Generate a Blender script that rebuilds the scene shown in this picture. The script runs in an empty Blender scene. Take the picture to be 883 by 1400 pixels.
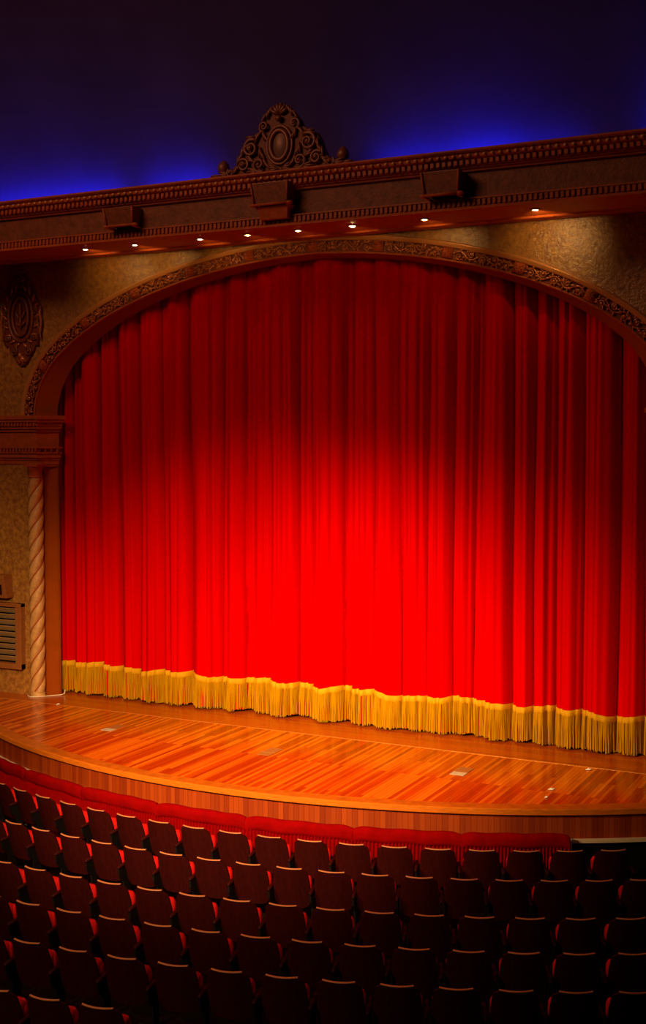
import bpy, bmesh, math, random
import numpy as np
from mathutils import Vector, Matrix
random.seed(7)
S = bpy.context.scene
COL = S.collection
PI = math.pi

# ------------------------------------------------------------------ materials
def new_mat(name):
    m = bpy.data.materials.new(name); m.use_nodes = True
    nt = m.node_tree; b = nt.nodes['Principled BSDF']
    return m, nt, b

def mat(name, col, rough=.6, metal=0, spec=.3, var=0, vscale=6, bump=0, bscale=40, stretch=(1, 1, 1), col2=None, sheen=0):
    m, nt, b = new_mat(name)
    b.inputs['Base Color'].default_value = (*col, 1)
    b.inputs['Roughness'].default_value = rough
    b.inputs['Metallic'].default_value = metal
    b.inputs['Specular IOR Level'].default_value = spec
    if sheen:
        b.inputs['Sheen Weight'].default_value = sheen
        b.inputs['Sheen Tint'].default_value = (*col, 1)
    if var or bump:
        tc = nt.nodes.new('ShaderNodeTexCoord'); mp = nt.nodes.new('ShaderNodeMapping')
        mp.inputs['Scale'].default_value = stretch
        nt.links.new(tc.outputs['Object'], mp.inputs['Vector'])
    if var:
        n = nt.nodes.new('ShaderNodeTexNoise'); n.inputs['Scale'].default_value = vscale
        n.inputs['Detail'].default_value = 6; n.inputs['Roughness'].default_value = .65
        nt.links.new(mp.outputs['Vector'], n.inputs['Vector'])
        r = nt.nodes.new('ShaderNodeValToRGB')
        c2 = col2 or tuple(c * (1 - var) for c in col)
        r.color_ramp.elements[0].position = .35; r.color_ramp.elements[0].color = (*c2, 1)
        r.color_ramp.elements[1].position = .65; r.color_ramp.elements[1].color = (*col, 1)
        nt.links.new(n.outputs['Fac'], r.inputs['Fac'])
        nt.links.new(r.outputs['Color'], b.inputs['Base Color'])
    if bump:
        n2 = nt.nodes.new('ShaderNodeTexNoise'); n2.inputs['Scale'].default_value = bscale
        n2.inputs['Detail'].default_value = 4
        nt.links.new(mp.outputs['Vector'], n2.inputs['Vector'])
        bp = nt.nodes.new('ShaderNodeBump'); bp.inputs['Strength'].default_value = bump
        bp.inputs['Distance'].default_value = .02
        nt.links.new(n2.outputs['Fac'], bp.inputs['Height'])
        nt.links.new(bp.outputs['Normal'], b.inputs['Normal'])
    return m

def boards(name, ca, cb, axis, bw, bl, rough=.25, mortar=.0025, uv=False, spec=.5, cc=None):
    """strip boards: long side along Y (axis 'Y') or X, or the UV v axis"""
    m, nt, b = new_mat(name)
    tc = nt.nodes.new('ShaderNodeTexCoord'); mp = nt.nodes.new('ShaderNodeMapping')
    nt.links.new(tc.outputs['UV' if uv else 'Object'], mp.inputs['Vector'])
    if axis == 'Y': mp.inputs['Rotation'].default_value = (0, 0, PI / 2)
    br = nt.nodes.new('ShaderNodeTexBrick')
    br.inputs['Scale'].default_value = 1; br.inputs['Brick Width'].default_value = bl
    br.inputs['Row Height'].default_value = bw; br.inputs['Mortar Size'].default_value = mortar
    br.inputs['Mortar Smooth'].default_value = .3; br.offset = .37; br.offset_frequency = 3
    br.inputs['Color1'].default_value = (0, 0, 0, 1); br.inputs['Color2'].default_value = (1, 1, 1, 1)
    br.inputs['Mortar'].default_value = (.4, .4, .4, 1)
    nt.links.new(mp.outputs['Vector'], br.inputs['Vector'])
    # grain
    mp2 = nt.nodes.new('ShaderNodeMapping'); mp2.inputs['Scale'].default_value = (.6, 22, 4)
    nt.links.new(mp.outputs['Vector'], mp2.inputs['Vector'])
    n = nt.nodes.new('ShaderNodeTexNoise'); n.inputs['Scale'].default_value = 1.6; n.inputs['Detail'].default_value = 5
    nt.links.new(mp2.outputs['Vector'], n.inputs['Vector'])
    mx = nt.nodes.new('ShaderNodeMath'); mx.operation = 'MULTIPLY_ADD'
    mx.inputs[1].default_value = .75; mx.inputs[2].default_value = 0
    nt.links.new(br.outputs['Color'], mx.inputs[0])
    ad = nt.nodes.new('ShaderNodeMath'); ad.operation = 'MULTIPLY_ADD'; ad.inputs[1].default_value = .55
    nt.links.new(n.outputs['Fac'], ad.inputs[0]); nt.links.new(mx.outputs[0], ad.inputs[2])
    r = nt.nodes.new('ShaderNodeValToRGB'); e = r.color_ramp.elements
    e[0].position = .12; e[0].color = (*cb, 1); e[1].position = 1.0; e[1].color = (*(cc or ca), 1)
    k = e.new(.6); k.color = (*ca, 1)
    nt.links.new(ad.outputs[0], r.inputs['Fac'])
    mm = nt.nodes.new('ShaderNodeMixRGB'); mm.blend_type = 'MULTIPLY'
    mm.inputs['Color2'].default_value = (.3, .2, .15, 1)
    nt.links.new(br.outputs['Fac'], mm.inputs['Fac']); nt.links.new(r.outputs['Color'], mm.inputs['Color1'])
    nt.links.new(mm.outputs['Color'], b.inputs['Base Color'])
    b.inputs['Roughness'].default_value = rough; b.inputs['Specular IOR Level'].default_value = spec
    return m

def glow(name, col, s):
    m, nt, b = new_mat(name)
    b.inputs['Base Color'].default_value = (*col, 1)
    b.inputs['Emission Color'].default_value = (*col, 1); b.inputs['Emission Strength'].default_value = s
    return m

M = dict(
    velvet=mat('red_velvet', (.60, .0001, .0001), 1, spec=0, var=.18, vscale=1.2, stretch=(9, 9, .25)),
    drape=mat('red_rail_velvet', (.20, .0005, .0004), .95, spec=.02, var=.25, vscale=5),
    fringe=mat('gold_fringe', (.54, .245, .001), .75, spec=.02, var=.35, vscale=1.5, stretch=(14, 14, 1)),
    braid=mat('gold_braid', (.62, .30, .004), .6, spec=.1, bump=.6, bscale=60),
    deck=boards('stage_boards', (.48, .058, .001), (.24, .018, .0005), 'Y', .065, 2.3, .17, cc=(.78, .17, .005)),
    deck2=boards('back_stage_boards', (.46, .075, .003), (.34, .045, .002), 'X', .10, 3.0, .25),
    border=mat('apron_edge_wood', (.56, .125, .005), .3, spec=.5, var=.35, vscale=3, stretch=(2, 2, 20)),
    fascia=boards('apron_boards', (.22, .026, .0012), (.14, .012, .0008), 'V', .085, 9, .5, uv=True, spec=.15, cc=(.27, .036, .002)),
    brass=mat('brass_strip', (.85, .32, .05), .3, metal=.6),
    stone=mat('beige_trim', (.50, .34, .20), .6),
    black=mat('black_void', (.004, .003, .003), .9, spec=.05),
    stucco=mat('stucco', (.46, .19, .030), .38, spec=.6, var=.6, vscale=9, bump=1, bscale=16, col2=(.22, .07, .012)),
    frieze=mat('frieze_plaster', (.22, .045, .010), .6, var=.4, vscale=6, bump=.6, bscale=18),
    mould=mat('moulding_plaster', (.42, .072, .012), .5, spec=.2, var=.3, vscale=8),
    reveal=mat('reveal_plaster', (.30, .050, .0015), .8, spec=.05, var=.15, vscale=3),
    carve=mat('carved_gilt', (.60, .17, .040), .3, metal=.35, spec=.5, var=.5, vscale=30),
    carvebed=mat('carved_ground', (.16, .024, .006), .6),
    rim=mat('arch_gilt_rim', (.52, .19, .05), .35, metal=.2, spec=.5),
    groove=mat('groove_red_brown', (.36, .07, .010), .55),
    shaft=mat('column_plaster', (.62, .30, .09), .5, spec=.4, var=.3, vscale=10),
    ornament=mat('dark_ornament', (.24, .05, .012), .45, metal=.15, spec=.5, var=.45, vscale=14),
    mirror=mat('oval_glass', (.16, .06, .035), .45, metal=.3),
    sky=mat('sky_plaster', (.075, .042, .12), .95, spec=0, var=.22, vscale=.5),
    carpet=mat('dark_carpet', (.012, .004, .004), .95, spec=.02, var=.3, vscale=20),
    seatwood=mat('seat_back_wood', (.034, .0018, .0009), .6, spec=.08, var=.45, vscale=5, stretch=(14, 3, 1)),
    seatrim=mat('seat_rim_wood', (.50, .16, .06), .35, spec=.5),
    plush=mat('red_plush', (.62, .008, .006), .85, spec=.1),
    iron=mat('black_iron', (.005, .003, .003), .5, spec=.3),
    grille=mat('grille_wood', (.34, .10, .02), .45, spec=.4, var=.3, vscale=8, stretch=(1, 1, 6)),
    slat=mat('slat_wood', (.44, .24, .09), .5, var=.25, vscale=6),
    bulb=glow('lamp_bulb', (1, .62, .22), 60),
    housing=mat('lamp_housing', (.55, .40, .25), .4),
    cord=mat('white_cord', (.8, .62, .42), .5),
    paper=mat('paper', (.85, .75, .6), .8),
    plate=mat('floor_plate', (.62, .50, .34), .45, var=.2, vscale=10),
    plated=mat('dull_floor_plate', (.42, .15, .03), .5, var=.2, vscale=10),
    post=mat('grey_metal', (.45, .38, .36), .35, metal=.6),
)

# ------------------------------------------------------------------ mesh builder
class MB:
    def __init__(s): s.v = []; s.f = []; s.uv = {}
    def add(s, vs, fs):
        o = len(s.v); s.v += [tuple(p) for p in vs]; s.f += [tuple(i + o for i in q) for q in fs]
    def box(s, x0, x1, y0, y1, z0, z1, T=None):
        vs = [(x, y, z) for z in (z0, z1) for y in (y0, y1) for x in (x0, x1)]
        if T: vs = [T(p) for p in vs]
        s.add(vs, [(0, 2, 3, 1), (4, 5, 7, 6), (0, 1, 5, 4), (2, 6, 7, 3), (0, 4, 6, 2), (1, 3, 7, 5)])
    def grid(s, P, closeu=False, closev=False):
        n, m = len(P), len(P[0]); o = len(s.v)
        for row in P: s.v += [tuple(p) for p in row]
        for i in range(n if closeu else n - 1):
            for j in range(m if closev else m - 1):
                i2, j2 = (i + 1) % n, (j + 1) % m
                s.f.append((o + i * m + j, o + i2 * m + j, o + i2 * m + j2, o + i * m + j2))
    def tube(s, pts, r, n=6, caps=True):
        pts = [Vector(p) for p in pts]; N = len(pts); rings = []
        up = Vector((0, 0, 1)); prev = None
        for i, p in enumerate(pts):
            t = (pts[min(i + 1, N - 1)] - pts[max(i - 1, 0)])
            t = t.normalized() if t.length > 1e-9 else Vector((1, 0, 0))
            if prev is None:
                a = t.cross(up);
                if a.length < .05: a = t.cross(Vector((0, 1, 0)))
            else: a = prev - t * prev.dot(t)
            a.normalize(); prev = a; c = t.cross(a)
            rr = r[i] if isinstance(r, (list, tuple)) else r
            rings.append([p + (a * math.cos(2 * PI * k / n) + c * math.sin(2 * PI * k / n)) * rr for k in range(n)])
        o = len(s.v); s.grid(rings, closev=True)
        if caps:
            s.f.append(tuple(o + k for k in range(n))[::-1]); e = o + (N - 1) * n
            s.f.append(tuple(e + k for k in range(n)))
    def lathe(s, prof, c=(0, 0, 0), n=24):
        P = [[(c[0] + r * math.cos(2 * PI * k / n), c[1] + r * math.sin(2 * PI * k / n), c[2] + z) for k in range(n)] for r, z in prof]
        o = len(s.v); s.grid(P, closev=True)
        s.f.append(tuple(o + k for k in range(n))[::-1]); e = o + (len(prof) - 1) * n
        s.f.append(tuple(e + k for k in range(n)))
    def blob(s, c, rx, ry, rz, rot=0, n=8, m=5):
        """ellipsoid, long axis turned by rot in the X-Z plane"""
        P = []; cr, sr = math.cos(rot), math.sin(rot)
        for i in range(m + 1):
            ph = PI * (i / m) * .98 + .03
            row = []
            for k in range(n):
                a = 2 * PI * k / n
                x = rx * math.cos(ph); z = rz * math.sin(ph) * math.cos(a); y = ry * math.sin(ph) * math.sin(a)
                row.append((c[0] + x * cr - z * sr, c[1] + y, c[2] + x * sr + z * cr))
            P.append(row)
        s.grid(P, closev=True)
    def prism(s, poly, y0, y1):
        """outline in X-Z pushed from y0 to y1"""
        n = len(poly)
        s.add([(x, y0, z) for x, z in poly] + [(x, y1, z) for x, z in poly],
              [tuple(range(n)), tuple(range(2 * n - 1, n - 1, -1))] + [(i, i + n, (i + 1) % n + n, (i + 1) % n) for i in range(n)])
    def prismz(s, poly, z0, z1):
        n = len(poly)
        s.add([(x, y, z0) for x, y in poly] + [(x, y, z1) for x, y in poly],
              [tuple(range(n))[::-1], tuple(range(n, 2 * n))] + [(i, (i + 1) % n, (i + 1) % n + n, i + n) for i in range(n)])
    def build(s, name, m, parent=None, smooth=False, bevel=0, uvf=None, fix=True):
        me = bpy.data.meshes.new(name); me.from_pydata(s.v, [], s.f)
        if fix:
            bm = bmesh.new(); bm.from_mesh(me); bmesh.ops.recalc_face_normals(bm, faces=bm.faces); bm.to_mesh(me); bm.free()
        if uvf:
            l = me.uv_layers.new(name='UVMap')
            for lp in me.loops: l.data[lp.index].uv = uvf(me.vertices[lp.vertex_index].co)
        me.materials.append(M[m])
        o = bpy.data.objects.new(name, me); COL.objects.link(o)
        if smooth:
            for p in me.polygons: p.use_smooth = True
        if bevel:
            b = o.modifiers.new('bevel', 'BEVEL'); b.width = bevel; b.segments = 2; b.limit_method = 'ANGLE'
        if parent: o.parent = parent
        return o

def thing(name, label, cat, loc=(0, 0, 0), rz=0, group=None):
    o = bpy.data.objects.new(name, None); COL.objects.link(o); o.empty_display_size = .1
    o.location = loc; o.rotation_euler = (0, 0, rz); o['label'] = label; o['category'] = cat
    if group: o['group'] = group
    return o
def tag(o, label, cat, group=None):
    o['label'] = label; o['category'] = cat
    if group: o['group'] = group
    return o
def structure(o): o['kind'] = 'structure'; return o
def ordn(i):
    return ['first', 'second', 'third', 'fourth', 'fifth', 'sixth', 'seventh', 'eighth', 'ninth', 'tenth', 'eleventh', 'twelfth',
            'thirteenth', 'fourteenth', 'fifteenth', 'sixteenth', 'seventeenth', 'eighteenth', 'nineteenth', 'twentieth'][i]

# world frame: X along the stage (0 = its centre line), -Y to the audience, z = 0 is the stage floor
FLOOR = -1.25
# ------------------------------------------------------------------ arch curve
ACX, SPR = -.2, 5.96
def arch_curve(a, b, n=160):
    pts = []
    for i in range(n + 1):
        t = PI * i / n
        q = min(t, PI - t); f = 1
        d = math.degrees(q)
        if d > 22: f = 1 - .018 * math.sin(PI * (d - 22) / 68)
        pts.append((ACX - a * f * math.cos(t), SPR + b * f * math.sin(t)))
    return pts
FRONT = arch_curve(6.6, 2.95); BACK = arch_curve(6.28, 2.91)
_seg = [0]
for p, q in zip(FRONT, FRONT[1:]): _seg.append(_seg[-1] + math.hypot(q[0] - p[0], q[1] - p[1]))
ARCLEN = _seg[-1]
def arch_at(s, off, y=0):
    """point at arc length s from the left springing, pushed outwards by off"""
    s = max(0, min(ARCLEN, s)); i = int(np.searchsorted(_seg, s)) - 1; i = max(0, min(len(FRONT) - 2, i))
    k = (s - _seg[i]) / (_seg[i + 1] - _seg[i])
    def nrm(j):
        a, b = FRONT[max(0, j - 1)], FRONT[min(len(FRONT) - 1, j + 1)]
        t = Vector((b[0] - a[0], b[1] - a[1])).normalized(); return Vector((-t.y, t.x))
    p = Vector(FRONT[i]).lerp(Vector(FRONT[i + 1]), k); n = nrm(i).lerp(nrm(i + 1), k).normalized()
    p = p + n * off
    return (p.x, y, p.y)

# ------------------------------------------------------------------ front wall with the opening
w = MB()
ZT = 10.0
for (p, q) in zip(FRONT, FRONT[1:]):
    w.add([(p[0], 0, p[1]), (q[0], 0, q[1]), (q[0], 0, ZT), (p[0], 0, ZT)], [(0, 1, 2, 3)])
for sgn in (-1, 1):
    xe = FRONT[0][0] if sgn < 0 else FRONT[-1][0]; xo = sgn * 12
    xn = xe + sgn * .22
    w.add([(xo, 0, FLOOR), (xn, 0, FLOOR), (xn, 0, 4.95), (xo, 0, 4.95)], [(0, 1, 2, 3)])
    w.add([(xo, 0, 4.95), (xe, 0, 4.95), (xe, 0, SPR), (xo, 0, SPR)], [(0, 1, 2, 3)])
    w.add([(xo, 0, SPR), (xe, 0, SPR), (xe, 0, ZT), (xo, 0, ZT)], [(0, 1, 2, 3)])
    w.add([(xn, 0, FLOOR), (xn, .19, FLOOR), (xn, .19, 4.95), (xn, 0, 4.95)], [(0, 1, 2, 3)])
structure(w.build('wall_front', 'stucco', fix=False))
# reveal of the opening: splayed soffit of the arch and the two jambs
rv = MB()
rv.grid([[(p[0], 0, p[1]) for p in FRONT], [(p[0], .33, p[1]) for p in BACK]])
for sgn in (-1, 1):
    xe = FRONT[0][0] if sgn < 0 else FRONT[-1][0]; xb = BACK[0][0] if sgn < 0 else BACK[-1][0]
    xn = xe + sgn * .22; xj = xe - sgn * .06
    rv.add([(xn, .19, FLOOR), (xj, .19, FLOOR), (xj, .19, 5.0), (xn, .19, 5.0)], [(0, 1, 2, 3)])
    rv.add([(xj, .19, FLOOR), (xb, .36, FLOOR), (xb, .36, 5.0), (xj, .19, 5.0)], [(0, 1, 2, 3)])
    rv.add([(xe, 0, 4.9), (xb, .33, 4.9), (xb, .33, SPR), (xe, 0, SPR)], [(0, 1, 2, 3)])
    rv.add([(xb, .33, FLOOR), (xb + sgn * .9, .33, FLOOR), (xb + sgn * .9, .33, SPR + .3), (xb, .33, SPR + .3)], [(0, 1, 2, 3)])
rvo = rv.build('trim_1', 'reveal', fix=False); structure(rvo)
# stage house behind, dark
bk = MB()
bk.add([(-12, 1.6, FLOOR), (12, 1.6, FLOOR), (12, 1.6, 10), (-12, 1.6, 10)], [(0, 1, 2, 3)])
structure(bk.build('wall_back', 'black', fix=False))

# impost entablature, both sides (one structure trim each)
def impost(sgn, name):
    b = MB()
    xe = FRONT[0][0] if sgn < 0 else FRONT[-1][0]; xb = BACK[0][0] if sgn < 0 else BACK[-1][0]; xo = sgn * 12
    def layer(z0, z1, p):
        poly = [(xo, .05), (xo, -p), (xe - sgn * p, -p), (xb - sgn * p, .34), (xe + sgn * .02, .34), (xe + sgn * .05, .05)]
        if sgn > 0: poly = poly[::-1]
        b.prismz(poly, z0, z1)
    for z0, z1, p in ((5.90, 5.98, .20), (5.84, 5.90, .17), (5.76, 5.84, .12), (5.70, 5.76, .10), (5.64, 5.70, .06), (5.32, 5.64, .02),
                      (5.29, 5.32, .12), (5.21, 5.29, .06), (5.18, 5.21, .10), (5.09, 5.18, .07), (5.04, 5.09, .04), (4.95, 5.04, .02)):
        layer(z0, z1, p)
    for i in range(60):
        x = xe - sgn * .1 + sgn * i * .085
        b.box(min(x, x + sgn * .045), max(x, x + sgn * .045), -.115, -.05, 5.215, 5.285)
        b.box(min(x, x + sgn * .045), max(x, x + sgn * .045), -.155, -.1, 5.765, 5.835)
    for i in range(4):
        y = -.05 + i * .09; x = xe - sgn * .1 - sgn * i * .09
        b.box(min(x, x - sgn * .03), max(x, x - sgn * .03), y, y + .045, 5.215, 5.285)
    return structure(b.build(name, 'mould'))
impost(-1, 'trim_2'); impost(1, 'trim_3')

# ------------------------------------------------------------------ arch ornament
arch = thing('proscenium_arch', 'wide carved gilt arch band framing the red curtain', 'arch', (ACX, 0, SPR))
def local(b, root):
    l = root.location; b.v = [(x - l[0], y - l[1], z - l[2]) for x, y, z in b.v]; return b
NS = 240
def sweep(prof, mname, name, parent, smooth=True, root=None):
    b = MB(); b.grid([[arch_at(ARCLEN * i / NS, o, y) for (o, y) in prof] for i in range(NS + 1)])
    return local(b, root or parent).build(name, mname, parent, smooth)
sweep([(-.002, .0), (-.002, -.022), (.015, -.035), (.035, -.025), (.035, -.005)], 'mould', 'inner_bead', arch)
sweep([(.03, -.005), (.03, -.02), (.25, -.02), (.25, -.005)], 'carvebed', 'band_ground', arch, False)
sweep([(.235, 0), (.235, -.06), (.255, -.09), (.28, -.085), (.295, -.10), (.32, -.10), (.335, -.07), (.335, 0)], 'rim', 'outer_moulding', arch)
BSP = 1.34
mid = ARCLEN / 2
def bend(b, s0):
    b.v = [arch_at(s0 + x, z, y) for x, y, z in b.v]; return b
nb = int(mid // BSP)
def spiral(c, r, turns, a0, sg, n=16, y=-.05):
    return [(c[0] + r * (1 - .8 * i / n) * math.cos(a0 + sg * 2 * PI * turns * i / n), y - .02 * i / n,
             c[1] + r * (1 - .8 * i / n) * math.sin(a0 + sg * 2 * PI * turns * i / n)) for i in range(n + 1)]
for k in range(-nb, nb + 1):
    s = mid + k * BSP
    b = MB()
    b.box(-.095, .095, -.06, -.015, .05, .235); b.box(-.075, .075, -.075, -.05, .07, .215)
    for j in range(8):
        a = j * PI / 4; b.blob((.045 * math.cos(a), -.08, .1425 + .045 * math.sin(a)), .036, .022, .018, a, 6, 4)
    b.blob((0, -.09, .1425), .025, .025, .025, 0, 6, 4)
    local(bend(b, s), arch).build('rosette_block', 'mould', arch, True)
rnd = random.Random(3)
for k in range(-nb - 1, nb + 1):
    s0 = mid + k * BSP + .12; L = BSP - .24
    if s0 < 0: L += s0; s0 = 0
    if s0 + L > ARCLEN: L = ARCLEN - s0
    if L < .25: continue
    b = MB(); n = 60
    b.tube([(L * i / n, -.045, .142 + .055 * math.sin(2 * PI * i / n * 2.5 * L / 1.1)) for i in range(n + 1)], .014, 5)
    m5 = max(1, round(5 * L / 1.1))
    for i in range(m5):
        x = L * (i + .5) / m5; up = 1 if i % 2 else -1
        b.tube(spiral((x, .142 + .03 * up), .065, 1.4, rnd.random() * 6, up), .012, 5)
        b.blob((x, -.065, .142 + .03 * up), .024, .03, .024, 0, 6, 4)
        for j in range(7):
            a = j * .9 + rnd.random(); rr = .075 + .03 * rnd.random()
            z = max(.065, min(.22, .142 + rr * math.sin(a)))
            b.blob((x + rr * 1.1 * math.cos(a), -.035 - .03 * rnd.random(), z), .04, .024, .016, a + .6 * rnd.uniform(-1, 1), 6, 4)
    local(bend(b, s0), arch).build('carved_panel', 'carve', arch, True)

# ------------------------------------------------------------------ frieze / cornice projecting over the arch, with a lit soffit
fr = MB()
XL, XR = -11.9, 11.9
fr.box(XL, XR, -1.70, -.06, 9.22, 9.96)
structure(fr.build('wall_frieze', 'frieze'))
cn = thing('cornice', 'long dentilled plaster cornice running above the arch under the blue ceiling', 'cornice', (0, -1.7, 9.13))
def strip(prof, name, mname='mould', extra=None):
    b = MB(); n = 60
    b.grid([[(XL + (XR - XL) * i / n, -1.7 - p, z) for p, z in prof] for i in range(n + 1)])
    if extra: extra(b)
    return local(b, cn).build(name, mname, cn)
def leaves(b):
    x = XL
    while x < XR:
        b.blob((x, -1.7 - .245, 9.935), .035, .03, .035, 0, 6, 4); x += .13
strip([(0, 10.04), (.27, 10.04), (.28, 10.01), (.25, 9.985), (.22, 9.975), (.21, 9.96), (.24, 9.955), (.23, 9.91), (.19, 9.89), (.15, 9.885), (.15, 9.80), (.11, 9.79), (.11, 9.77), (.06, 9.75), (.06, 9.73), (0, 9.72)], 'crown_moulding')
b = MB(); leaves(b); local(b, cn).build('leaf_tips', 'rim', cn, True)  # brighter than the moulding: sparkle of the lit tips put into the colour
def dent(z0, z1, p0, p1, pitch, wd):
    def f(b):
        x = XL
        while x < XR: b.box(x, x + wd, -1.7 - p1, -1.7 - p0, z0, z1); x += pitch
    return f
b = MB(); dent(9.81, 9.88, .14, .20, .10, .055)(b); local(b, cn).build('upper_dentils', 'mould', cn)
strip([(0, 9.32), (.06, 9.315), (.06, 9.29), (.03, 9.285), (.03, 9.18), (.08, 9.17), (.10, 9.14), (.10, 9.125), (0, 9.125)], 'lower_moulding')
b = MB(); dent(9.19, 9.28, .02, .065, .085, .045)(b); local(b, cn).build('lower_dentils', 'mould', cn)
# soffit with its bands (stepping down to the wall)
sf = MB(); n = 40
prof = [(-1.70, 9.125), (-1.62, 9.125), (-1.60, 9.15), (-.62, 9.15), (-.60, 9.12), (-.50, 9.12), (-.48, 9.17), (-.30, 9.17), (-.28, 9.14), (-.20, 9.15), (-.12, 9.22), (-.02, 9.24), (-.02, 9.28)]
sf.grid([[(XL + (XR - XL) * i / n, y, z) for y, z in prof] for i in range(n + 1)])
structure(sf.build('trim_4', 'mould', fix=False))
LX = [-4.53, -3.37, -1.92, -.91, .12, 1.18, 2.52, 4.44]
LP = [45, 50, 38, 22, 18, 24, 40, 75]
for i, x in enumerate(LX):
    t = thing('downlight', '%s small glowing downlight from the left under the cornice' % ordn(i) if i < 7 else 'rightmost small glowing downlight under the cornice above the lit wall patch',
              'light', (x, -1.2, 9.15), 0, 'downlights under the cornice')
    if i == 5: t['label'] = 'brightest bare-bulbed downlight under the cornice, right of the crest'
    h = MB(); h.lathe([(.07, .0), (.085, -.006), (.085, -.018), (.06, -.024), (.05, -.012), (.045, 0)], n=20)
    h.build('housing_ring', 'housing', t, True)
    bl = MB(); r = .034 if i != 5 else .046
    bl.lathe([(r * math.sin(PI * j / 8) + .001, -.008 - r * .35 + r * .35 * math.cos(PI * j / 8)) for j in range(9)], n=14)
    bl.build('bulb', 'bulb', t, True)
    ld = bpy.data.lights.new('downlight_beam', 'SPOT'); ld.energy = LP[i] * .6; ld.color = (1, .66, .22)
    ld.spot_size = math.radians(98 if i in (0, 7) else 84); ld.spot_blend = 1; ld.shadow_soft_size = .05
    lo = bpy.data.objects.new('downlight_beam', ld); COL.objects.link(lo)
    lo.location = (x, -1.2, 9.05); d = Vector((x - .1, 0.0, 8.75)) - Vector(lo.location)
    lo.rotation_euler = d.to_track_quat('-Z', 'Y').to_euler()

# box shaped brackets on the frieze
def bracket(x, label, w, z0, z1, pend):
    t = thing('frieze_bracket', label, 'bracket', (x, -1.7, z0), 0, 'box shaped brackets on the frieze')
    d = .34; b = MB(); h = z1 - z0
    # tapered body: narrower at the bottom
    vs = []
    for zz, sc, dd in ((0.03, .88, d * .8), (h, 1.0, d)):
        vs += [(-w / 2 * sc, 0, zz), (w / 2 * sc, 0, zz), (w / 2 * sc, -dd, zz), (-w / 2 * sc, -dd, zz)]
    b.add(vs, [(0, 1, 2, 3), (4, 7, 6, 5), (0, 4, 5, 1), (1, 5, 6, 2), (2, 6, 7, 3), (3, 7, 4, 0)])
    b.build('box_body', 'ornament', t, bevel=.01)
    f = MB()
    for sx in (-1, 1):
        f.tube([(sx * w / 2 * .88, -d * .8 - .015, .03), (sx * w / 2, -d - .015, h)], .018, 6)
        f.tube([(sx * w / 2 * .89, -.02, .0), (sx * w / 2 * .89, -d * .82, .0)], .024, 6)
        f.blob((sx * w / 2 * .97, -d * .78, .02), .07, .05, .035, 0, 8, 5)
    f.tube([(-w / 2 * .9, -d * .8 - .015, .02), (w / 2 * .9, -d * .8 - .015, .02)], .022, 6)
    f.build('edge_frame', 'mould', t, True)
    if pend:
        p = MB(); vs = []
        for zz, hw, dd in ((0, w * .46, d * .7), (-.07, w * .40, d * .62), (-.22, w * .37, d * .5)):
            vs += [(-hw, 0, zz), (hw, 0, zz), (hw, -dd, zz), (-hw, -dd, zz)]
        fs = [(0, 1, 2, 3), (8, 11, 10, 9)]
        for q in (0, 4): fs += [(q + i, q + 4 + i, q + 4 + (i + 1) % 4, q + (i + 1) % 4) for i in range(4)]
        p.add(vs, fs); p.build('tapered_base', 'mould', t, bevel=.008)
bracket(-3.15, 'left box-shaped bracket on the frieze, far left of the crest', .64, 9.34, 9.68, False)
bracket(.0, 'central bracket on the frieze with a tapered base, directly below the crest', .72, 9.46, 9.84, True)
bracket(3.12, 'right dark box-shaped bracket on the frieze, above the two right downlights', .64, 9.34, 9.72, False)

# ------------------------------------------------------------------ crest on the cornice
crest = thing('crest', 'large scrolled crest with an oval glass standing on top of the cornice', 'crest', (0, -1.62, 10.04))
half = [(0, 1.13), (.08, 1.19), (.17, 1.12), (.24, 1.06), (.30, .98), (.36, .92), (.42, .80), (.50, .76), (.57, .70), (.68, .66), (.76, .55), (.80, .42), (.88, .26), (.98, .18),
        (1.08, .18), (1.10, .12), (1.26, .10), (1.34, .08), (1.44, .04), (1.48, 0)]
b = MB(); b.prism([(x, z) for x, z in half] + [(-x, z) for x, z in half[::-1] if x > 0], 0, .16)
b.build('back_plate', 'carvebed', crest, bevel=.02)
def oval(c, rx, rz, r, y, n=36, mb=None):
    mb.tube([(c[0] + rx * math.cos(2 * PI * i / n), y, c[1] + rz * math.sin(2 * PI * i / n)) for i in range(n + 1)], r, 8, False)
b = MB(); oval((0, .50), .175, .25, .04, -.05, mb=b); oval((0, .50), .245, .325, .028, -.03, mb=b)
b.build('oval_frame', 'ornament', crest, True)
b = MB(); n = 32
P = [[(.175 * k / 6 * math.cos(2 * PI * i / n), -.02 - .05 * math.cos(PI / 2 * k / 6), .50 + .25 * k / 6 * math.sin(2 * PI * i / n)) for i in range(n)] for k in range(0, 7)]
b.grid(P, closev=True); b.build('oval_glass', 'mirror', crest, True)
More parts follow.
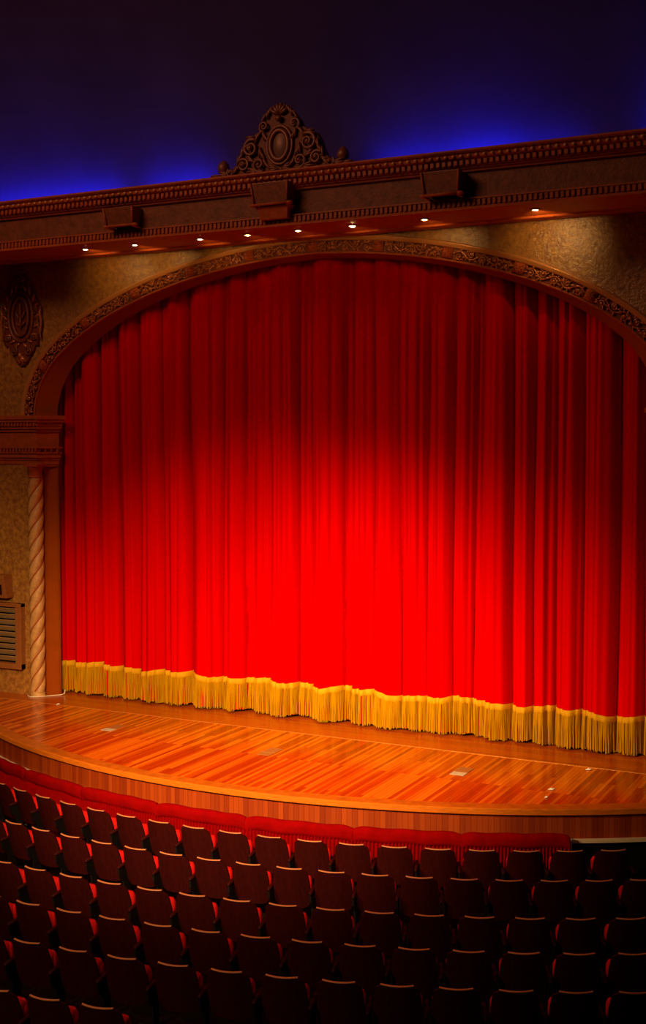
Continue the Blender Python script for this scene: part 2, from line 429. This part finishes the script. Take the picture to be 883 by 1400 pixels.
for sx in (-1, 1):
    def sp(c, r, turns, a0, sg, rad):
        b = MB(); pts = [(sx * (c[0] + r * (1 - .85 * i / 28) * math.cos(a0 + sg * 2 * PI * turns * i / 28)), -.04 - .05 * i / 28, c[1] + r * (1 - .85 * i / 28) * math.sin(a0 + sg * 2 * PI * turns * i / 28)) for i in range(29)]
        b.tube(pts, [rad * (1 - .4 * i / 28) for i in range(29)], 7)
        b.blob((sx * c[0], -.09, c[1]), rad * 1.3, rad, rad * 1.3)
        b.build('scroll', 'ornament', crest, True)
    sp((.56, .50), .16, 1.7, 2.2, -1, .035); sp((.40, .20), .13, 1.5, 4, 1, .03); sp((.72, .22), .12, 1.6, .6, 1, .03)
    sp((.30, .84), .10, 1.4, 5, 1, .026); sp((.98, .12), .08, 1.3, 1, -1, .022)
    b = MB(); rr = random.Random(5)
    for (x, z, rx, rot) in ((.42, .70, .12, -.9), (.60, .66, .10, -.3), (.72, .48, .12, -1.1), (.80, .34, .1, -1.2), (.58, .32, .1, .6), (.28, .66, .1, 1.2), (.36, .38, .1, 1.4), (.26, .20, .1, .9),
                            (.88, .16, .1, -.5), (1.14, .1, .12, -.1), (1.32, .06, .1, -.3), (.14, .12, .12, .2), (.55, .10, .14, 0), (.30, 1.0, .07, -.8), (.2, 1.08, .08, -1.2)):
        for q in (-.035, 0, .035):
            b.blob((sx * (x + q * math.sin(rot)), -.03, z + q), rx, .045, .026, sx * (rot + q * 8), 8, 5)
    b.build('acanthus_leaf', 'ornament', crest, True)
    b = MB()
    b.lathe([(.05, 0), (.085, .03), (.05, .07), (.04, .11), (.09, .17), (.11, .23), (.09, .30), (.05, .345), (.02, .37), (.004, .375)], (sx * 1.18, .05, .0), 14)
    b.build('finial', 'ornament', crest, True)
b = MB()
for a in (-1.0, -.6, -.2, .2, .6, 1.0): b.blob((.12 * math.sin(a), -.04, 1.0 + .13 * math.cos(a)), .10, .05, .035, PI / 2 - a, 8, 5)
b.blob((0, -.07, .95), .06, .06, .06); b.build('shell_top', 'ornament', crest, True)

# ------------------------------------------------------------------ wall medallion at the left
md = thing('wall_medallion', 'oval scrolled plaster medallion hanging on the wall left of the arch', 'medallion', (-7.10, -.02, 8.06))
b = MB(); out = [(0, .92), (.10, .88), (.16, .74), (.26, .66), (.34, .52), (.40, .36), (.50, .24), (.54, .10), (.47, -.04), (.46, -.30), (.44, -.62), (.36, -.60), (.32, -.72), (.24, -.80), (.14, -.96), (.05, -1.03)]
b.prism([(x, z) for x, z in out] + [(-x, z) for x, z in out[::-1] if x > 0], -.04, .015); b.build('back_plate', 'carvebed', md, bevel=.01)
b = MB(); oval((0, 0), .21, .40, .035, -.07, mb=b); oval((0, 0), .32, .52, .035, -.06, mb=b); b.build('oval_frame', 'ornament', md, True)
b = MB()
for (x, z, rx, rot) in ((0, .12, .18, PI / 2), (0, -.12, .16, PI / 2), (.07, .02, .1, 1.0), (-.07, .02, .1, -1.0), (.06, -.16, .08, .6), (-.06, -.16, .08, -.6)):
    b.blob((x, -.07, z), rx, .035, .035, rot, 8, 5)
b.build('centre_flower', 'ornament', md, True)
for sx in (-1, 1):
    for c, r, a0, sg in (((.40, .12), .10, 1, 1), ((.36, -.44), .09, 4, -1), ((.20, .66), .09, .5, 1), ((.20, -.72), .1, 2, 1), ((.42, -.14), .07, 0, -1)):
        b = MB(); b.tube([(sx * (c[0] + r * (1 - .8 * i / 20) * math.cos(a0 + sg * 9 * i / 20)), -.06, c[1] + r * (1 - .8 * i / 20) * math.sin(a0 + sg * 9 * i / 20)) for i in range(21)], .022, 6)
        b.blob((sx * c[0], -.075, c[1]), .03, .03, .03); b.build('scroll', 'ornament', md, True)
    b = MB(); b.tube([(sx * .44, -.05, .0), (sx * .46, -.05, -.3), (sx * .43, -.05, -.6)], [.03, .022, .012], 6)
    b.build('side_drop', 'ornament', md, True)
    b = MB()
    for q in range(9):
        a = -PI / 2 + .25 + (PI - .5) * q / 8
        b.blob((sx * .43 * math.cos(a), -.05, .62 * math.sin(a)), .09, .04, .03, sx * (a + .7), 8, 5)
    b.tube([(sx * .53, -.04, .22), (sx * .50, -.05, .05), (sx * .54, -.05, -.12), (sx * .50, -.05, -.34), (sx * .52, -.04, -.5)], [.02, .035, .03, .028, .012], 6)
    b.build('leaf_border', 'carve', md, True)
b = MB()
for a in (-.9, -.45, 0, .45, .9): b.blob((.12 * math.sin(a), -.06, .68 + .14 * math.cos(a)), .1, .04, .03, PI / 2 - a, 8, 5)
b.build('crown_leaf', 'ornament', md, True)
b = MB()
for a in (-.7, -.3, .3, .7): b.blob((.09 * math.sin(a), -.06, -.78 - .12 * math.cos(a)), .11, .05, .035, -PI / 2 + a, 8, 5)
b.blob((0, -.09, -.82), .05, .05, .08); b.build('pendant', 'carve', md, True)

# ------------------------------------------------------------------ twisted columns
def column(x, label):
    t = thing('twisted_column', label, 'column', (x, 0.0, 0))
    b = MB(); n, m = 48, 220; H0, H1 = .10, 4.66; P = []
    for j in range(m + 1):
        z = H0 + (H1 - H0) * j / m; row = []
        for k in range(n):
            th = 2 * PI * k / n; ph = 3 * th - 2 * PI * 3 * z / 1.06
            r = .112 + .050 * abs(math.sin(ph / 2)) ** .5
            row.append((r * math.cos(th), r * math.sin(th), z))
        P.append(row)
    b.grid(P, closev=True); b.build('shaft', 'shaft', t, True)
    for q in range(3):
        b = MB(); pts = []
        for j in range(201):
            z = .12 + 4.50 * j / 200; th = 2 * PI * (z / 1.06 + q / 3)
            pts.append((.126 * math.cos(th), .126 * math.sin(th), z))
        b.tube(pts, .020, 6); b.build('groove_tube', 'groove', t, True)  # red-brown tubes laid in the grooves, darker than the shaft
    b = MB(); b.lathe([(.165, 0), (.168, .03), (.15, .05), (.16, .075), (.14, .10), (.12, .11)], n=28); b.build('base', 'shaft', t, True)
    b = MB(); b.lathe([(.12, 4.64), (.16, 4.67), (.16, 4.70), (.135, 4.72), (.14, 4.80), (.17, 4.87), (.175, 4.90)], n=28); b.box(-.185, .185, -.185, .18, 4.90, 4.95)
    b.build('capital', 'mould', t)
xl = FRONT[0][0] - .02; xr = FRONT[-1][0] + .02
column(xl, 'pale twisted plaster column standing at the left edge of the red curtain')

# ------------------------------------------------------------------ grille and box on the left wall
g = thing('wall_grille', 'louvred wooden grille set low in the wall left of the column', 'grille', (-7.75, 0, .55))
b = MB(); W2 = .60
b.box(-W2, -W2 + .16, -.14, 0, 0, 1.42); b.box(W2 - .16, W2, -.14, 0, 0, 1.42); b.box(-W2, W2, -.15, 0, 0, .12); b.box(-W2, W2, -.15, 0, 1.34, 1.42)
b.build('frame', 'grille', g, bevel=.008)
b = MB()
for i in range(9):
    z = .16 + i * .13
    b.add([(-W2 + .16, -.03, z), (W2 - .16, -.03, z), (W2 - .16, -.11, z + .10), (-W2 + .16, -.11, z + .10), (-W2 + .16, -.015, z + .01), (W2 - .16, -.015, z + .01), (W2 - .16, -.095, z + .11), (-W2 + .16, -.095, z + .11)],
          [(0, 1, 2, 3), (7, 6, 5, 4), (0, 4, 5, 1), (2, 6, 7, 3), (0, 3, 7, 4), (1, 5, 6, 2)])
b.build('louvre_slats', 'slat', g)
b = MB(); b.box(-W2 + .1, W2 - .1, -.012, -.002, .1, 1.36); b.build('backing', 'black', g)
t = thing('wall_box', 'small wooden box fixed to the wall above the louvred grille', 'box', (-7.78, 0, 2.08))
b = MB()
vs = []
for zz, hw, dd in ((0, .33, .24), (.42, .28, .28), (.50, .28, .26)):
    vs += [(-hw, -.0, zz), (hw, -.0, zz), (hw, -dd, zz), (-hw, -dd, zz)]
fs = [(0, 1, 2, 3), (8, 11, 10, 9)]
for q in (0, 4): fs += [(q + i, q + 4 + i, q + 4 + (i + 1) % 4, q + (i + 1) % 4) for i in range(4)]
b.add(vs, fs); b.build('case', 'grille', t, bevel=.012)
b = MB(); b.box(-.22, .22, -.268, -.255, .08, .38); b.build('front_panel', 'seatwood', t)

# ------------------------------------------------------------------ curtain, in two halves
CR = [-7.1, -6.75, -6.37, -6.02, -5.53, -5.04, -4.56, -3.94, -3.29, -2.56, -2.05, -1.85, -1.43, -.86, -.54, .14, .34, .83, 1.39, 1.88, 2.37, 2.76, 3.02, 3.51, 3.89, 4.33, 4.82, 5.42, 5.87, 6.35, 6.75, 7.1]
DEP = {}
rc = random.Random(11)
for i in range(len(CR)): DEP[i] = rc.choice((.55, .75, .95, 1.0))
SUB = [(rc.uniform(1.6, 3.4), rc.uniform(0, 6), rc.uniform(.012, .03)) for _ in CR]
DR = [(rc.uniform(-.05, .05), rc.uniform(.2, .5), rc.uniform(0, 6)) for _ in CR]
# narrow secondary pleats between the main folds: (position, half width, depth, drift)
PL = []
for a, c in zip(CR, CR[1:]):
    for q in range(rc.choice((1, 2, 2, 3))):
        PL.append((a + (c - a) * rc.uniform(.15, .85), rc.uniform(.018, .05), rc.uniform(.035, .12), rc.uniform(-.06, .06)))
def fold_y(x, z):
    k = min(1, max(0, z / 9))
    cr = [c + DR[i][0] * k * 1.2 + .012 * math.sin(DR[i][1] * z * 2 + DR[i][2]) for i, c in enumerate(CR)]
    i = int(np.searchsorted(cr, x)) - 1; i = max(0, min(len(cr) - 2, i))
    wv = cr[i + 1] - cr[i]; u = (x - cr[i]) / wv; u = max(0, min(1, u))
    A = min(.46, .82 * wv)
    dl, dr = DEP[i], DEP[i + 1]
    prof = 1 - (1 - math.sin(PI * u) ** .40) * (dl * (1 - u) + dr * u)
    f, ph, a = SUB[i]
    y = .84 - A * prof - a * math.sin(2 * PI * f * u + ph) * math.sin(PI * u) * (1 - .3 * k)
    for px, hwid, dep, drift in PL:
        d = (x - px - drift * k) / hwid
        if -2.5 < d < 2.5: y += dep * math.exp(-d * d) * math.sin(PI * u)
    return y
def curtain(x0, x1, label, dy):
    root = thing('stage_curtain', label, 'curtain', ((x0 + x1) / 2, .6, 0), 0, 'halves of the stage curtain')
    xs = []
    for a, c in zip(CR, CR[1:]):
        if c <= x0 or a >= x1: continue
        n = max(10, int((c - a) / .014))
        xs += [max(x0, min(x1, a + (c - a) * (.5 - .5 * math.cos(PI * j / n)))) for j in range(n)]
    xs = sorted(set(xs + [x0, x1])); NZ = 34
    b = MB(); b.grid([[(x, fold_y(x, .06 + 9.2 * j / NZ) + dy, .06 + 9.2 * j / NZ) for j in range(NZ + 1)] for x in xs])
    local(b, root).build('velvet_drape', 'velvet', root, True, fix=False)
    # gold fringe: braid heading and strands following the folds
    rr = random.Random(int(x0 * 10) + 99)
    fz = lambda x: .70 + .025 * math.sin(x * 3.1) + .02 * math.sin(x * 7.7 + 1)
    b = MB(); b.grid([[(x, fold_y(x, .6) + dy - o, fz(x) - .12 + q) for (o, q) in ((.012, 0), (.03, .02), (.034, .06), (.03, .10), (.012, .12))] for x in xs])
    fringe = MB()
    # walk along the folded line, one strand every 14 mm of cloth
    acc = 0; step = .0125; px = xs[0]; py = fold_y(px, .6); x = px
    while x < x1:
        x += .002; y = fold_y(x, .6); acc += math.hypot(.002, y - py); py = y
        if acc >= step:
            acc = 0
            top = fz(x) - .09; bot = .025 + .05 * rr.random() ** 2 + .03 * max(0, math.sin(x * 5.3)) ** 3
            jx = rr.uniform(-.012, .012); jy = rr.uniform(-.008, .012)
            if rr.random() < .05: continue
            pts = [(x, y + dy - .018, top), (x + jx * .4, y + dy - .028 + jy * .3, top - .2), (x + jx, y + dy - .022 + jy, (top - .2 + bot) / 2), (x + jx * 1.3, y + dy - .02 + jy, bot)]
            fringe.tube(pts, [.0085, .0085, .009, .0095], 4, False)
    fo = local(fringe, root).build('fringe', 'fringe', root, True, fix=False)
    local(b, root).build('braid', 'braid', fo, True, fix=False)
curtain(-7.1, .14, 'left half of the red velvet stage curtain with gold fringe', 0)
curtain(.14, 7.1, 'right half of the red velvet stage curtain with gold fringe', -.012)

# ------------------------------------------------------------------ stage
AC = (.2, 7.2); AR = 11.60
def apx(ang, r, z): return (AC[0] + r * math.sin(ang), AC[1] - r * math.cos(ang), z)
stage = thing('stage', 'polished orange wooden stage with a bowed front edge below the curtain', 'stage', (0, 0, 0))
BR = AR - .27
b = MB(); n = 160; cols = []
for i in range(n + 1):
    x = -9.1 + 18.2 * i / n + AC[0] * .5
    r2 = BR ** 2 - (x - AC[0]) ** 2
    yf = min(-.56, AC[1] - math.sqrt(max(0, r2)) if r2 > 0 else -.56)
    cols.append([(x, yf + (-.56 - yf) * j / 8, 0) for j in range(9)])
b.grid(cols); b.build('deck', 'deck', stage)
b = MB(); b.box(-11.5, 11.5, -.53, 1.5, -.05, 0); b.build('rear_deck', 'deck2', stage)
b = MB(); b.box(-8.7, 8.7, -.575, -.525, -.04, .003); b.build('brass_strip', 'brass', stage)
AA = [math.radians(-56 + 112 * i / 180) for i in range(181)]
b = MB(); b.grid([[apx(a, r, z) for r, z in ((BR - .02, -.02), (BR, .002), (AR - .02, .002), (AR, -.012), (AR, -.085), (AR - .02, -.10), (AR - .06, -.10))] for a in AA])
b.build('nosing', 'border', stage)
FR = AR - .07
b = MB(); b.grid([[apx(a, FR, z) for z in (-.09, -.50)] for a in AA])
b.build('apron_face', 'fascia', stage, fix=False, uvf=lambda c: (c.z, math.atan2(c.x - AC[0], AC[1] - c.y) * FR))
b = MB(); b.grid([[apx(a, r, z) for r, z in ((FR, -.46), (FR + .06, -.46), (FR + .06, -.51), (FR, -.51))] for a in AA]); b.build('base_trim', 'stone', stage)
b = MB(); b.grid([[apx(a, FR - .02, z) for z in (-.50, FLOOR)] for a in AA]); b.build('pit_dark_sheet', 'black', stage, fix=False)  # black sheet standing in for the darkness of the opening below the trim
# floor pockets
for x, y, lab in ((-3.55, -1.88, 'pair of pale floor plates in the stage boards, leftmost of three'), (0, -2.15, 'dull floor plates at the middle of the stage boards'), (3.45, -1.87, 'pair of pale floor plates in the stage boards, rightmost of three')):
    t = thing('floor_pocket', lab, 'floor plate', (x, y, .0), 0, 'floor plates in the stage')
    b = MB(); b.box(-.12, .12, -.14, .04, .001, .006); b.build('pale_lid', 'plate' if x else 'plated', t, bevel=.002)
    b = MB(); b.box(-.12, .12, .05, .38, .001, .006); b.build('dull_lid', 'plated', t, bevel=.002)
# paper scraps
def scrap(x, y, s, lab):
    b = MB(); b.add([(-s, -s * .6, .003), (s * .8, -s, .012), (s, s * .7, .02), (-s * .7, s, .006), (0, 0, .03)], [(0, 1, 4), (1, 2, 4), (2, 3, 4), (3, 0, 4)])
    o = b.build('paper_scrap', 'paper'); o.location = (x, y, 0); tag(o, lab, 'paper scrap', 'paper scraps on the stage')
scrap(5.28, -.72, .05, 'white paper scrap near the fringe at the right of the stage')
scrap(5.07, -2.15, .05, 'larger white paper scrap near the front right stage edge')
scrap(5.13, -2.62, .025, 'tiniest white paper scrap by the front right stage edge')
scrap(-5.85, -.55, .04, 'white paper scrap on the stage near the twisted column')
# cord around the column foot
b = MB()
pts = [(-7.05, -.06, .03), (-6.99, -.13, .02), (-6.93, -.19, .015), (-6.83, -.215, .012), (-6.73, -.17, .012), (-6.62, -.02, .012), (-6.50, .14, .012), (-6.40, .25, .015), (-6.36, .30, .03), (-6.35, .32, .12)]
b.tube(pts, .010, 6); o = b.build('cord', 'cord', smooth=True); tag(o, 'white cord lying on the stage around the foot of the twisted column', 'cord')

# ------------------------------------------------------------------ pit rail with red drapes
RC = (0, 7.0); RR = 11.66
def rp(ang, r, z): return (RC[0] + r * math.sin(ang), RC[1] - r * math.cos(ang), z)
DIP = [-33.5, -25.6, -18.6, -10.8, -2.9, 5.0, 13.4, 21.3, 29.0]
def rz(a): return -.255 - .0011 * (a + 24)
rail = thing('pit_rail', 'metal rail along the pit edge, showing at the right end of the red drapes', 'rail', rp(0, RR, FLOOR))
b = MB(); b.tube([rp(math.radians(a), RR, rz(a) - .12) for a in np.linspace(-25.6, 29.15, 90)], .025, 8); local(b, rail).build('top_bar', 'post', rail, True)
for a in DIP[1:]:
    b = MB(); p = rp(math.radians(a + (.12 if a > 28 else 0)), RR, 0); b.lathe([(.05, FLOOR), (.05, FLOOR + .02), (.022, FLOOR + .03), (.022, -.43), (.03, -.42), (.03, -.385)], (p[0], p[1], 0), 12)
    local(b, rail).build('post', 'post', rail, True)
nsec = len(DIP) - 1
for i in range(nsec):
    a0, a1 = DIP[i] + .002, DIP[i + 1] - .002; am = math.radians((a0 + a1) / 2)
    lab = ('leftmost red velvet drape over the pit rail, cut by the photo edge' if i == 1 else
           '%s red velvet drape from the right end of the pit rail' % ordn(nsec - 1 - i))
    if i == nsec - 1: lab = 'red velvet drape at the right end of the pit rail'
    if i == 0: continue
    t = thing('rail_drape', lab, 'drape', rp(am, RR, FLOOR), 0, 'red drapes over the pit rail')
    b = MB(); NA = 70; P = []
    for j in range(NA + 1):
        u = j / NA; a = a0 + (a1 - a0) * u; ar = math.radians(a)
        e = min(1, min(u, 1 - u) * 9); e = math.sin(e * PI / 2)
        if i == nsec - 1 and u > .5: e = min(1, (1 - u) * 16) ** .5
        h = rz(a) - .034 * (1 - e) + .006 * math.sin(u * 17 + i)
        bulge = .058 + .008 * math.sin(u * 11 + i * 2)
        row = []
        for (dr, dz) in ((-.045, -.22), (-.05, -.12), (-.045, -.03), (-.025, -.005), (0, 0), (.03, -.006), (bulge, -.035), (bulge + .012, -.09), (bulge, -.15), (bulge - .006, -.20), (bulge - .02, -.205)):
            row.append(rp(ar, RR + dr * (.8 + .2 * e), h + dz))
        P.append(row)
    b.grid(P)
    # closed end
    vo = local(b, t).build('valance', 'drape', t, True, fix=False)
    b = MB(); P = []; NA = 420
    for j in range(NA + 1):
        u = j / NA; a = a0 + (a1 - a0) * u; ar = math.radians(a); s = ar * RR
        ph = 2 * PI * s / .055 + 1.2 * math.sin(s * 9)
        row = []
        for q in range(6):
            z = rz(a) - .19 - (rz(a) - .19 - FLOOR - .03) * q / 5
            row.append(rp(ar, RR + .04 + (.015 + .012 * q / 5) * math.sin(ph + .25 * q), z))
        P.append(row)
    b.grid(P); local(b, t).build('pleated_skirt', 'drape', t, True, fix=False)

# ------------------------------------------------------------------ auditorium floor and ceiling
b = MB(); b.box(-16, 16, -26, 1.5, FLOOR - .1, FLOOR); structure(b.build('floor', 'carpet'))
b = MB(); P = []
for i in range(33):
    t = i / 32 * PI / 2
    # quarter ellipse rising from behind the cornice and sweeping out over the audience
    y = .45 - 15 * (1 - math.cos(t)); z = 9.3 + 8.2 * math.sin(t)
    P.append([(x, y, z) for x in np.linspace(-18, 18, 13)])
P.append([(x, -26, 17.5) for x in np.linspace(-18, 18, 13)])
b.grid(P); structure(b.build('ceiling', 'sky', smooth=True, fix=False))
# cove floor behind the cornice
b = MB(); b.box(-12, 12, -.06, .6, 9.2, 9.6); structure(b.build('trim_5', 'mould'))

# ------------------------------------------------------------------ theatre seats
def hw(t):
    """half width of the back panel at distance t below its top"""
    K = [(0, .175), (.012, .178), (.025, .188), (.045, .218), (.065, .238), (.10, .245), (.25, .260), (.40, .262), (.52, .254), (.57, .235), (.60, .205), (.615, .16)]
    for (a, x), (b_, y) in zip(K, K[1:]):
        if t <= b_: return x + (y - x) * (t - a) / (b_ - a)
    return K[-1][1]
TS = [0, .012, .025, .045, .065, .10, .17, .25, .33, .40, .47, .52, .57, .60, .615]
TOPZ = .87
def back_pt(x, t, d):
    """point on the back panel; d = forward offset from its rear face"""
    z = TOPZ - t * .965
    y = -.30 + .26 * t + 1.1 * x * x + d        # reclined, and curved round the sitter
    return (x, y, z + .12 * x * x * (1 - t / .62))
def panel(b, ds, shrink=0, t0=0, t1=.615, nx=10):
    rows = [t for t in TS if t0 <= t <= t1]
    F = []
    for d in ds:
        F.append([[back_pt((hw(t) - shrink) * (2 * k / nx - 1), t, d) for k in range(nx + 1)] for t in rows])
    o = len(b.v); m = nx + 1; n = len(rows)
    for G in F: b.grid(G)
    for G0, G1 in ((0, n * m),):
        for i in range(n - 1):
            for k in (0, nx): b.f.append((o + i * m + k, o + (i + 1) * m + k, o + n * m + (i + 1) * m + k, o + n * m + i * m + k))
        for k in range(nx):
            for i in (0, n - 1): b.f.append((o + i * m + k, o + i * m + k + 1, o + n * m + i * m + k + 1, o + n * m + i * m + k))
def make_seat():
    root = thing('theatre_seat', 'x', 'seat')
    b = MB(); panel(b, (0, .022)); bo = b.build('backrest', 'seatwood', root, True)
    em = bo.modifiers.new('split', 'EDGE_SPLIT'); em.split_angle = math.radians(50)
    b = MB(); pts = [back_pt(-.178 + .356 * k / 14, 0, .008) for k in range(15)]
    b.grid([[(x, y - .011, z - .004), (x, y - .009, z + .006), (x, y + .010, z + .006), (x, y + .012, z - .004)] for x, y, z in pts])
    b.build('top_rim', 'seatrim', root)
    b = MB(); panel(b, (.0225, .045), .045, .10, .57, 8); b.build('back_cushion', 'plush', root, True)
    b = MB()
    P = []
    # tipped-up seat: a thick upholstered slab standing just in front of the back
    for j, (z, y0, y1) in enumerate(((.34, -.075, .005), (.37, -.105, .025), (.52, -.115, .02), (.66, -.115, .0), (.715, -.085, -.03))):
        w_ = .255 if 0 < j < 4 else .238
        P.append([(-w_, y0 + .02, z), (-w_ + .025, y0, z), (w_ - .025, y0, z), (w_, y0 + .02, z), (w_, y1 - .02, z), (w_ - .03, y1, z), (-w_ + .03, y1, z), (-w_, y1 - .02, z)])
    b.grid(P, closev=True); b.f.append(tuple(range(8))); b.f.append(tuple(range(39, 31, -1))); b.build('seat', 'plush', root, True)
    return root
ARMS = {}
def arm_meshes(sx):
    x = sx
    a = MB(); P = []
    for y, hh, ww in ((-.27, .0, .012), (-.25, .022, .022), (-.10, .025, .025), (.06, .025, .025), (.10, .02, .022), (.12, .0, .012)):
        e = .54 + .05 * (y + .27); P.append([(x - ww, y, e - .015), (x - ww, y, e - .005 + hh * .6), (x - ww * .6, y, e + hh), (x + ww * .6, y, e + hh), (x + ww, y, e - .005 + hh * .6), (x + ww, y, e - .015)])
    a.grid(P, closev=True)
    ao = a.build('armrest', 'seatwood', None, True)
    s = MB(); s.prism([(0, 0)] * 0 + [(-.03, 0), (.03, 0), (.03, .03), (-.03, .03)], -.2, .12); s.v = [(v[0] + x, v[1], v[2]) for v in s.v]
    prof = [(-.26, .535), (-.24, .42), (-.14, .30), (-.10, .03), (-.20, .0), (.10, .0), (.02, .03), (.03, .30), (.06, .42), (.09, .545)]
    k = len(prof)
    s.add([(x - .014, y, z) for y, z in prof] + [(x + .014, y, z) for y, z in prof],
          [tuple(range(k)), tuple(range(2 * k - 1, k - 1, -1))] + [(i, i + k, (i + 1) % k + k, (i + 1) % k) for i in range(k)])
    so = s.build('side_frame', 'iron', None)
    return ao, so
proto = make_seat(); parts = list(proto.children)
ROWS = [(12.28, -15.309, 2.914, 17, -1), (13.48, -8.992, 2.5245, 17, -1), (14.80, -4.139, 2.3703, 15, 0),
        (15.84, 1.095, 2.2497, 13, -1), (16.83, 3.725, 2.1372, 12, -1), (18.01, 5.17, 1.97, 3, 0)]
RN = ['front row', 'second row', 'third row', 'fourth row', 'fifth row', 'nearest row']
first = True
for ri, (R, a0, st, n, k0) in enumerate(ROWS):
    sp = math.radians(st) * R / 2
    arms = [arm_meshes(-sp), arm_meshes(sp)]
    ks = list(range(k0, n)); N = len(ks)
    for q, k in enumerate(ks):
        a = math.radians(a0 + st * k)
        if q == 0: lab = 'wood-backed theatre seat, leftmost in the %s%s' % (RN[ri], ' from the stage' if ri < 5 else ' at the lower left corner')
        elif q == N - 1: lab = 'wood-backed theatre seat, rightmost in the %s%s' % (RN[ri], ' from the stage' if ri < 5 else ' at the lower left corner')
        elif q <= N // 2: lab = 'wood-backed theatre seat, %s from the left in the %s%s' % (ordn(q), RN[ri], ' from the stage' if ri < 5 else ' at the lower left corner')
        else: lab = 'wood-backed theatre seat, %s from the right in the %s from the stage' % (ordn(N - 1 - q), RN[ri])
        if first: root = proto; first = False
        else:
            root = proto.copy(); COL.objects.link(root)
            for c in parts:
                d = c.copy(); COL.objects.link(d); d.parent = root
        # the rear face of the back stands at radius R at its top
        root.location = rp(a, R - .30, FLOOR); root.rotation_euler = (0, 0, a)
        root['label'] = lab; root['category'] = 'seat'; root['group'] = 'theatre seats in the ' + RN[ri]
        for which in ([0, 1] if q == N - 1 else [0]):
            for src in arms[which]:
                d = src.copy(); COL.objects.link(d); d.parent = root
    for pr in arms:
        for src in pr: bpy.data.objects.remove(src)

# ------------------------------------------------------------------ lights
def spot(name, loc, aim, energy, size, blend=1.0, col=(1, .86, .62), soft=.25):
    l = bpy.data.lights.new(name, 'SPOT'); l.energy = energy; l.color = col; l.spot_size = math.radians(size); l.spot_blend = blend; l.shadow_soft_size = soft
    o = bpy.data.objects.new(name, l); COL.objects.link(o); o.location = loc
    o.rotation_euler = (Vector(aim) - Vector(loc)).to_track_quat('-Z', 'Y').to_euler(); return o
def area(name, loc, aim, energy, sx, sy, col):
    l = bpy.data.lights.new(name, 'AREA'); l.shape = 'RECTANGLE'; l.size = sx; l.size_y = sy; l.energy = energy; l.color = col
    o = bpy.data.objects.new(name, l); COL.objects.link(o); o.location = loc
    o.rotation_euler = (Vector(aim) - Vector(loc)).to_track_quat('-Z', 'Y').to_euler(); return o
WARM = (1, .70, .34)
spot('stage_spot', (9, -22, 11.0), (-1.7, .4, -.6), 37000, 28, col=WARM)
spot('stage_spot', (-4, -22, 11.0), (1.9, .4, -.6), 30000, 28, col=WARM)
spot('stage_wash', (2, -23, 10.0), (1.0, -3.8, 0), 4600, 46, col=WARM)
spot('left_wall_fill', (6, -22, 9.5), (-8.6, 0, .8), 11000, 17, col=WARM)  # added fill, brightens the lower left wall and column
area('house_light', (-5, -13, 15.0), (-2, -9, -1), 800, 6, 6, (1, .52, .28))
BL = (.015, .035, 1.0)
for x, ww, e in ((-10.0, 3.5, 60), (-6.4, 3.4, 60), (-3.3, 1.6, 24), (1.7, 1.3, 16), (3.1, 1.2, 22), (4.3, .9, 5), (6.8, 1.2, 26), (9, 2, 26)):
    area('cove_lamp', (x, -.02, 10.28), (x, .45, 10.62), e, ww, .10, BL)
wd = bpy.data.worlds.new('World'); S.world = wd; wd.use_nodes = True
wd.node_tree.nodes['Background'].inputs['Color'].default_value = (1, .25, .2, 1)
wd.node_tree.nodes['Background'].inputs['Strength'].default_value = .006

# ------------------------------------------------------------------ camera
cd = bpy.data.cameras.new('camera'); cam = bpy.data.objects.new('camera', cd); COL.objects.link(cam)
cd.sensor_fit = 'VERTICAL'; cd.sensor_height = 24; cd.lens = 1700 / 1400 * 24
cam.location = (10.5, -20.8, 5.35)
cam.rotation_euler = (math.radians(90) - math.atan(91 / 1700), 0, math.radians(26.77))
cd.clip_end = 200
S.camera = cam
S.view_settings.view_transform = 'Standard'; S.view_settings.look = 'None'
S.view_settings.exposure = 0; S.view_settings.gamma = 1; S.view_settings.use_curve_mapping = False
